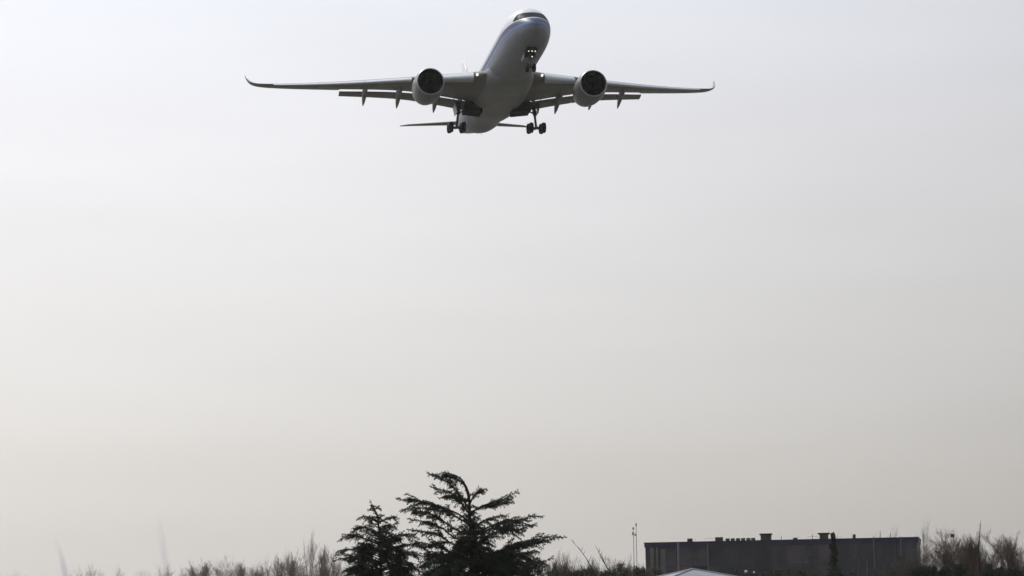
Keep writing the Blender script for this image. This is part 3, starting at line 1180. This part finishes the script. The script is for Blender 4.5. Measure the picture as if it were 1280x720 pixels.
def bare_mesh(seed, h, style, full=1):
    """A leafless tree: stems (trunk mesh) that fork upward into a broom or a round head of fine twigs (crown mesh)."""
    rng = random.Random(seed)
    wood, tw = MB(), MB()

    def stick(m_, p, d, L, r, nseg, wob, up):
        pts = [p.copy()]
        for i in range(nseg):
            d = (d + Vector((rng.gauss(0, wob), rng.gauss(0, wob), rng.gauss(0, wob * .6) + up))).normalized()
            pts.append(pts[-1] + d * (L / nseg))
        m_.tube(pts, [max(0.006, r * (1 - 0.7 * i / nseg)) for i in range(nseg + 1)], 3 if r < 0.04 else 6, False)
        return pts, d

    def grow(p, d, L, r, lev):
        m_ = wood if lev <= 1 else tw
        pts, _ = stick(m_, p, d, L, r, 4 if lev < 2 else 3, 0.10 if style == 'broom' else 0.17, 0.05 if style == 'broom' else 0.02)
        if lev >= 4:
            return
        cnt = ((5, 5, 4, 3), (7, 8, 6, 5), (6, 6, 5, 4))[full][lev]
        for k in range(cnt):
            t = rng.uniform(.25, 1.0) if lev else rng.uniform(.35, 1.0)
            q = t * (len(pts) - 1)
            i = min(int(q), len(pts) - 2)
            o = lerp(pts[i], pts[i + 1], q - i)
            dd = (pts[i + 1] - pts[i]).normalized()
            sp = {'broom': .38, 'round': .75}[style]
            v = Vector((rng.gauss(0, 1), rng.gauss(0, 1), rng.gauss(0, .4))).normalized()
            nd = (dd + v * sp * rng.uniform(.6, 1.3) + Vector((0, 0, .18))).normalized()
            grow(o, nd, L * rng.uniform(.42, .62), r * .42, lev + 1)

    stems = 4 if style == 'broom' else 2
    for k in range(stems):
        a = 2 * PI * k / stems + rng.uniform(-.5, .5)
        lean = .17 if style == 'broom' else .22
        grow(Vector((.12 * math.cos(a), .12 * math.sin(a), 0)), Vector((lean * math.cos(a) * rng.uniform(.3, 1.3), lean * math.sin(a) * rng.uniform(.3, 1.3), 1)).normalized(), h * rng.uniform(.55, .68), h * (.009, .016, .012)[full], 0)
    zm = max(v[2] for v in tw.v)
    k = h / zm
    for m_ in (wood, tw):
        m_.v = [(x * k, y * k, z * k) for x, y, z in m_.v]
    return wood.mesh('trunk', M_twig, False), tw.mesh('crown', M_twig, False)


PROTO = [bare_mesh(31 + i, 10, st, fl) for i, (st, fl) in enumerate((('broom', 1), ('broom', 1), ('broom', 2), ('round', 1), ('round', 2), ('broom', 0), ('round', 0), ('broom', 0), ('broom', 2), ('round', 2)))]


TIPS = [max((v.co for v in pr[1].vertices), key=lambda c: c.z) * 0.5 for pr in PROTO]


def bare_tree(u, v, D, label, kind=0, wide=1.0, rz=0.0, lean=0.0, name='bare_tree', group='leafless winter trees on the skyline', cat='tree'):
    """A leafless tree whose tip shows at pixel (u, v), D metres away."""
    p = at(u, v, D)
    h = p.z
    root = bpy.data.objects.new(name, None)
    COL.objects.link(root)
    s = h / 10
    tip = TIPS[kind]
    off = Matrix.Rotation(rz, 3, 'Z') @ Vector((tip.x * s * wide, tip.y * s * wide, 0))
    root.location = (p.x - off.x, D - off.y, 0)
    root.rotation_euler = (0, lean, rz)
    root.scale = (s * wide, s * wide, s)
    tag(root, label, cat, group)
    for nm, me in zip(('trunk', 'crown'), PROTO[kind]):
        o = bpy.data.objects.new(nm, me)
        COL.objects.link(o)
        o.parent = root
    return root


BARE = [
    # u, v, D, kind, wide, label
    (12, 711, 2015, 6, 1.0, 'faint leafless treetop at the far left edge of the skyline'),
    (98, 704, 2300, 7, 0.8, 'very faint thin tree just right of the tall smoke plume'),
    (116, 702, 2300, 5, 0.8, 'faint slender bare tree, second to the right of the tall smoke plume'),
    (147, 703, 2300, 7, 0.8, 'pale thin bare tree midway between the two smoke plumes'),
    (196, 704, 1700, 6, 1.1, 'hazy bare tree just left of the foot of the faint smoke plume'),
    (210, 702, 1620, 5, 0.9, 'hazy bare tree standing at the foot of the faint smoke plume'),
    (226, 704, 1550, 7, 0.9, 'small hazy bare tree just right of the faint smoke plume'),
    (240, 698, 1150, 5, 0.9, 'thin bare tree at the left end of the broad brown clump'),
    (254, 695, 1080, 8, 0.9, 'upright bare tree, second from the left in the broad brown clump'),
    (268, 697, 1060, 6, 1.2, 'low round bare tree in the left half of the broad brown clump'),
    (282, 691, 1050, 4, 0.9, 'tallest bare tree of the broad brown clump left of the cedars'),
    (292, 695, 1100, 7, 1.0, 'open bare tree just right of the tallest one in the broad brown clump'),
    (303, 697, 1080, 8, 0.8, 'brush like bare tree at the right end of the broad brown clump'),
    (318, 703, 1110, 6, 1.0, 'low bare tree in the dip between the two left clumps'),
    (334, 692, 960, 7, 0.9, 'upright open bare tree starting the taller clump left of the cedars'),
    (346, 689, 930, 8, 0.8, 'dense bare tree, second from the left in the taller clump'),
    (358, 685, 930, 7, 0.9, 'open bare tree left of the middle in the taller clump beside the cedars'),
    (368, 682, 900, 2, 0.7, 'bare broom shaped tree just left of the tallest one near the cedars'),
    (380, 682, 870, 6, 0.9, 'low round bare tree at the foot of the tallest slim one'),
    (390, 660, 1050, 5, 0.5, 'tallest slim bare tree left of the small cedar, its tip a fading spike'),
    (397, 675, 840, 8, 0.8, 'dense bare tree in front of the tallest slim one near the cedars'),
    (408, 679, 800, 7, 1.0, 'bare tree closest to the left side of the small cedar'),
    (416, 688, 700, 9, 0.9, 'low bare tree tucked against the left branches of the small cedar'),
    (426, 694, 500, 9, 1.1, 'bare tree half hidden behind the left edge of the small cedar'),
    (246, 703, 1000, 9, 1.3, 'low rounded bare tree in front of the left end of the broad brown clump'),
    (262, 701, 980, 4, 1.2, 'low dark rounded bare tree, second in the front row of the broad brown clump'),
    (277, 699, 980, 9, 1.3, 'rounded bare tree in front of the tallest one of the broad brown clump'),
    (298, 702, 990, 4, 1.2, 'low wide bare tree in front of the right end of the broad brown clump'),
    (328, 702, 900, 9, 1.2, 'low rounded bare tree in front of the left end of the taller clump'),
    (342, 698, 860, 4, 1.1, 'rounded bare tree, second in the front row of the taller clump'),
    (360, 695, 840, 9, 1.2, 'rounded bare tree, third in the front row of the taller clump'),
    (374, 693, 800, 4, 1.0, 'rounded dark bare tree in front of the tallest slim one'),
    (402, 690, 760, 4, 1.0, 'rounded dark bare tree, last in the front row before the small cedar'),
    (708, 683, 330, 2, 0.9, 'bare tree under the tip of the long lowest right cedar branch'),
    (698, 690, 320, 0, 0.9, 'bare tree half hidden by the right side of the large cedar'),
    (722, 694, 340, 4, 0.8, 'thin bare tree just right of the large cedar'),
    (748, 690, 300, 8, 0.9, 'dense bare shrub tree beside the leaning dark stem'),
    (760, 693, 310, 3, 0.9, 'round bare tree right of the leaning dark stem'),
    (772, 702, 330, 4, 1.0, 'low bare tree left of the twin pole antenna mast'),
    (786, 690, 340, 5, 0.5, 'narrow upright bare tree touching the twin pole antenna mast'),
    (800, 698, 360, 2, 0.8, 'bare tree between the antenna mast and the dark building'),
    (1047, 667, 520, 5, 0.6, 'bare treetop showing above the dark roof right of the capped unit'),
    (1062, 668, 540, 0, 0.8, 'faint low treetop above the dark roof, second right of the capped unit'),
    (1092, 664, 800, 5, 0.6, 'faint slender treetop rising over the right part of the dark roof'),
    (1115, 654, 800, 5, 0.45, 'tall faint slender treetop above the right end of the dark roof'),
    (1155, 645, 900, 5, 0.4, 'tall faint poplar rising just right of the dark building corner'),
    (1156, 676, 420, 9, 0.7, 'short bare tree right against the dark building corner'),
    (1188, 656, 330, 3, 0.9, 'rounded bare tree holding a dark bird nest on the right'),
    (1172, 670, 360, 3, 0.9, 'low rounded bare tree left of the one with the bird nest'),
    (1206, 676, 350, 3, 0.9, 'thin bare tree just right of the one with the bird nest'),
    (1218, 660, 320, 8, 0.9, 'slim upright bare tree left of the spiky dark stem at right'),
    (1230, 659, 300, 8, 1.2, 'densest dark bare tree at right, around the spiky dark stem'),
    (1240, 663, 310, 3, 1.0, 'bare tree just right of the spiky dark stem'),
    (1256, 670, 360, 3, 0.8, 'thin pale bare tree second from the right edge'),
    (1268, 660, 330, 8, 1.0, 'bare broom shaped tree nearest the right edge'),
    (1162, 676, 340, 3, 1.0, 'low dense bare tree beside the dark building corner'),
    (1197, 674, 325, 3, 0.9, 'low wide bare tree under the bird nest'),
]
rb = random.Random(5)
for u, v, D, k, w, lab in BARE:
    t_ = bare_tree(u, v, D, lab, k, w, rb.uniform(0, 6.28))
    if 'holding' in lab:
        nest_tree = (t_, at(u, v, D))


# dark leaning stems and the spiky stem at right: single dead trunks with a few stubs
def dead_stem(u0, v0, u1, v1, D, r, label, stubs, seed, bend):
    rng = random.Random(seed)
    top, low = at(u1, v1, D), at(u0, v0, D)
    k = low.z / max(0.1, top.z - low.z)
    base = low + (low - top) * k
    base.z = 0
    root = empty('dead_tree', label, 'tree', base, 'dark single stems among the bare trees')
    b_ = MB()
    t = top - base
    bow = Vector((bend * t.length, 0, 0))
    pts = [t * q + bow * (q * (1 - q) * 4) + Vector((rng.gauss(0, .05), rng.gauss(0, .05), 0)) * (q * (1 - q) * 4) for q in (0, .15, .3, .45, .6, .75, .88, 1)]
    b_.tube(pts, [r, r * .9, r * .8, r * .66, r * .52, r * .38, r * .25, r * .12], 8)
    b_.build('trunk', M_bark, root)
    c_ = MB()
    for q in range(stubs):
        f_ = rng.uniform(.45, .98)
        o = t * f_ + bow * (f_ * (1 - f_) * 4)
        a = rng.uniform(0, 6.28)
        d = Vector((math.cos(a) * .6, math.sin(a) * .6, .9))
        L = rng.uniform(.4, 1.6) * (1.3 - f_)
        c_.tube([o, o + d * L * .6, o + d * L + Vector((0, 0, .15))], [.035, .02, .008], 5)
    c_.build('crown', M_bark, root)


dead_stem(728, 712, 713, 674, 290, 0.10, 'dark leaning stem curving up to the lowest right cedar branch', 7, 3, 0.13)
dead_stem(757, 700, 744, 681, 290, 0.12, 'dark stem leaning left above the dense bare shrub', 14, 4, -0.05)
dead_stem(1222, 705, 1226, 650, 280, 0.13, 'dark spiky upright stem sticking above the trees on the right', 22, 8, 0.004)

# bird nest in the rounded bare tree at the right
n_ = MB()
rng = random.Random(77)
for k in range(150):
    a, e_ = rng.uniform(0, 6.28), rng.gauss(0, .6)
    r_ = rng.uniform(.16, .30)
    p = Vector((math.cos(a) * r_, math.sin(a) * r_, math.sin(e_) * .22))
    d = Vector((-math.sin(a), math.cos(a), rng.gauss(0, .5))).normalized() * rng.uniform(.2, .4)
    n_.tube([p - d * .5, p + d * .5], .014, 4)
n_.lathe([(-.24, .02), (-.18, .2), (0, .27), (.1, .24), (0.02, .12), (-.02, .01)], (0, 0, 0), 'z', 12)
nest = n_.build('bird_nest', M_bark)
nest.scale = (.85, .85, .85)
SC.view_layers[0].update()
crown = [c for c in nest_tree[0].children if c.name.startswith('crown')][0]
wv = [crown.matrix_world @ v.co for v in crown.data.vertices]
zt_ = max(v.z for v in wv)
want = at(1189, 668, 330)
nest.location = min((v for v in wv if v.z > zt_ - 2.2), key=lambda v: (v - want).length)
tag(nest, 'dark bird nest in the top of the rounded bare tree on the right', 'nest')

# evergreen column and shrubs by the building
def leafy(name, label, cat, u, v, D, wid, seed, shape='cone', n=5000, group=None, leaf=0.16, m=None):
    rng = random.Random(seed)
    p = at(u, v, D)
    h = p.z
    root = empty(name, label, cat, (p.x, D, 0), group)
    w_ = MB()
    w_.tube([(0, 0, 0), (0.03, 0, h * .5), (0, 0, h * .93)], [.12, .08, .02], 8)
    w_.build('trunk' if cat == 'tree' else 'stem', M_bark, root)
    c_ = MB()
    clumps = []
    for _ in range(70):
        t = rng.random()
        z = h * (.08 + .9 * t)
        if shape == 'cone':
            rr = wid * (1 - t) ** .8 + .1
        else:
            rr = wid * math.sqrt(max(0.03, 1 - (2 * t - .9) ** 2))
        a, q = rng.uniform(0, 6.28), rng.uniform(.4, 1) ** .5
        clumps.append((Vector((math.cos(a) * rr * q, math.sin(a) * rr * q, z)), rng.uniform(.18, .42) * (wid * .55 + .25) * (1 - .8 * t if shape == 'cone' else 1)))
    if shape == 'cone':
        clumps += [(Vector((rng.gauss(0, .05), rng.gauss(0, .05), h * q_ / 24)), .12 + .5 * (1 - q_ / 24)) for q_ in range(8, 24) for _r in range(3)]
    for _ in range(n):
        c, s_ = rng.choice(clumps)
        o = c + Vector((rng.gauss(0, .5), rng.gauss(0, .5), rng.gauss(0, .45))) * s_
        if o.z < .05 or o.z > h:
            continue
        tuft(c_, o, Vector((o.x, o.y, .8)).normalized(), rng, leaf, leaf * .45, 1)
    c_.build('crown' if cat == 'tree' else 'foliage', m or M_dark_leaf, root, fix=False)
    return root


leafy('conifer_tree', 'narrow dark conifer standing before the middle of the dark building', 'tree', 1041, 665, 300, 1.25, 5, 'cone', 12000)
leafy('evergreen_shrub', 'dark bluish evergreen shrub low in front of the narrow conifer', 'shrub', 1047, 709, 270, 1.3, 6, 'ball', 5000, 'evergreen shrubs along the skyline')
leafy('evergreen_shrub', 'dark green evergreen shrub left of the antenna mast', 'shrub', 776, 704, 300, 1.5, 7, 'ball', 5000, 'evergreen shrubs along the skyline')
leafy('evergreen_shrub', 'dark evergreen shrub low under the right side of the large cedar', 'shrub', 668, 701, 148, 1.6, 8, 'ball', 9000, 'evergreen shrubs along the skyline', .12)
leafy('evergreen_shrub', 'dark evergreen shrub at the left foot of the dark building', 'shrub', 815, 710, 280, 1.6, 9, 'ball', 5000, 'evergreen shrubs along the skyline')
leafy('evergreen_shrub', 'dark evergreen shrub low before the building right of the globe lamps', 'shrub', 1000, 713, 275, 1.5, 12, 'ball', 5000, 'evergreen shrubs along the skyline')


def hedge(name, label, u0, u1, v, D, dep, seed, n, m):
    rng = random.Random(seed)
    a, c = at(u0, v, D), at(u1, v, D)
    W, h = c.x - a.x, a.z
    root = empty(name, label, 'hedge', ((a.x + c.x) / 2, D, 0))
    b_ = MB()
    nb = max(4, int(W / 1.2))
    for k in range(nb):
        x = lerp(-W / 2, W / 2, (k + .5) / nb)
        b_.tube([(x, 0, 0), (x + rng.gauss(0, .1), rng.gauss(0, .1), h * .8)], [.06, .02], 5)
    b_.build('stem', M_bark, root)
    f_ = MB()
    bumps = [rng.uniform(.72, 1.0) for _ in range(int(W / .7) + 2)]
    for _ in range(n):
        x = rng.uniform(-W / 2, W / 2)
        hh = h * bumps[int((x + W / 2) / W * (len(bumps) - 1))] * rng.uniform(.94, 1.03)
        z = hh * rng.random() ** .6
        y = rng.uniform(-dep / 2, dep / 2)
        if rng.random() < .7:
            y = math.copysign(dep / 2, y) + rng.gauss(0, .1)
        tuft(f_, Vector((x, y, z)), Vector((0, 0, 1)), rng, .26, .13, 1)
    f_.build('foliage', m, root, fix=False)


hedge('hedge', 'long dark hedge below the bare trees on the right', 1140, 1330, 707, 285, 1.4, 3, 30000, M_dark_leaf)
hedge('hedge', 'dark hedge between the large cedar and the dark building', 690, 806, 711, 310, 1.4, 4, 16000, M_dark_leaf)
hedge('hedge', 'low dark hedge along the foot of the dark building', 820, 1140, 716, 340, 1.4, 6, 30000, M_dark_leaf)


# low thicket of bare scrub: countless thin stems along the far left skyline
def scrub(name, u0, u1, v, D, n, seed, dep=25):
    rng = random.Random(seed)
    s_ = MB()
    for _ in range(n):
        u = rng.uniform(u0, u1)
        p = at(u, v + rng.uniform(-2, 9), D + rng.uniform(-dep, dep))
        h = p.z
        x, y = p.x, p.y
        a = rng.gauss(0, .12)
        s_.tube([(x, y, 0), (x + a * h * .5, y + rng.gauss(0, .2), h * .55), (x + a * h + rng.gauss(0, .15), y, h)], [.03, .02, .008], 3, False)
        for q in range(3):
            z = h * rng.uniform(.4, .8)
            s_.tube([(x + a * z, y, z), (x + a * z + rng.gauss(0, .35), y + rng.gauss(0, .3), z + h * .2)], [.015, .006], 3, False)
    o = s_.build(name, M_twig, fix=False)
    tag(o, 'low thicket of thin bare stems along the hazy skyline', 'thicket', kind='stuff')


scrub('undergrowth', 230, 425, 709, 1050, 520, 3, 80)
scrub('undergrowth', 690, 806, 709, 330, 700, 4)
scrub('undergrowth', 1145, 1300, 706, 330, 600, 5)
scrub('undergrowth', -20, 240, 718, 2200, 300, 6, 90)
scrub('undergrowth', 806, 1140, 714, 320, 700, 7, 10)

# ------------------------------------------------------------------ far smoke plumes
def smoke_mat(name, dens, col, ax, bx, r0, r1, h):
    """Smoke that thins out smoothly from its bent axis x = ax z + bx z^2 and towards its top; r0, r1 are its radii at foot and top."""
    m = bpy.data.materials.new(name)
    m.use_nodes = True
    n, l = m.node_tree.nodes, m.node_tree.links
    n.clear()

    def math_(op, a, b=None, c=None, clamp=False):
        q = n.new('ShaderNodeMath')
        q.operation = op
        q.use_clamp = clamp
        for k, v in enumerate((a, b, c)):
            if v is None:
                continue
            if isinstance(v, (int, float)):
                q.inputs[k].default_value = v
            else:
                l.new(v, q.inputs[k])
        return q.outputs[0]
    tc = n.new('ShaderNodeTexCoord')
    sp = n.new('ShaderNodeSeparateXYZ')
    l.new(tc.outputs['Object'], sp.inputs[0])
    x, y, z = sp.outputs
    cx = math_('ADD', math_('MULTIPLY', z, ax), math_('MULTIPLY', math_('MULTIPLY', z, z), bx))
    dx = math_('SUBTRACT', x, cx)
    r = math_('MULTIPLY_ADD', z, (r1 - r0) / h, r0)
    d2 = math_('DIVIDE', math_('ADD', math_('MULTIPLY', dx, dx), math_('MULTIPLY', y, y)), math_('MULTIPLY', r, r))
    no = n.new('ShaderNodeTexNoise')
    no.inputs['Scale'].default_value = 0.16
    no.inputs['Detail'].default_value = 3
    l.new(tc.outputs['Object'], no.inputs['Vector'])
    edge = math_('SUBTRACT', math_('ADD', 0.55, no.outputs['Fac']), d2, clamp=True)
    fade = math_('SUBTRACT', 1.0, math_('POWER', math_('DIVIDE', z, h, clamp=True), 2.0), clamp=True)
    v = n.new('ShaderNodeVolumePrincipled')
    v.inputs['Color'].default_value = (*col, 1)
    l.new(math_('MULTIPLY', math_('MULTIPLY', edge, fade), dens), v.inputs['Density'])
    o = n.new('ShaderNodeOutputMaterial')
    l.new(v.outputs[0], o.inputs['Volume'])
    return m


def plume(foot, mid, top, r0, r1, D, label, dens, col):
    base = at(foot[0], 745, D)
    base.z = 0.3
    a, c = at(*mid, D) - base, at(*top, D) - base
    bx = (c.x / c.z - a.x / a.z) / (c.z - a.z)
    ax = a.x / a.z - bx * a.z
    k = D / FPX
    b_ = MB()
    rings = []
    for i in range(25):
        z = c.z * i / 24
        r = lerp(r0, r1, i / 24) * k * 1.3
        rings.append([(ax * z + bx * z * z + math.cos(2 * PI * j / 20) * r, math.sin(2 * PI * j / 20) * r, z) for j in range(20)])
    b_.loft(rings)
    o = b_.build('smoke_plume', smoke_mat('plume_smoke', dens, col, ax, bx, r0 * k, r1 * k, c.z))
    o.location = base
    tag(o, label, 'smoke', 'far smoke plumes in the haze', kind='thing')


plume((80, 745), (78, 700), (68, 670), 6.5, 4.0, 1400, 'pale bluish smoke plume tapering upward at the far left skyline', 0.26, (0.86, 0.86, 1.0))
plume((214, 745), (205, 690), (198, 636), 6.0, 5.5, 1500, 'very faint grey smoke plume above the hazy bare trees', 0.12, (0.86, 0.90, 0.97))
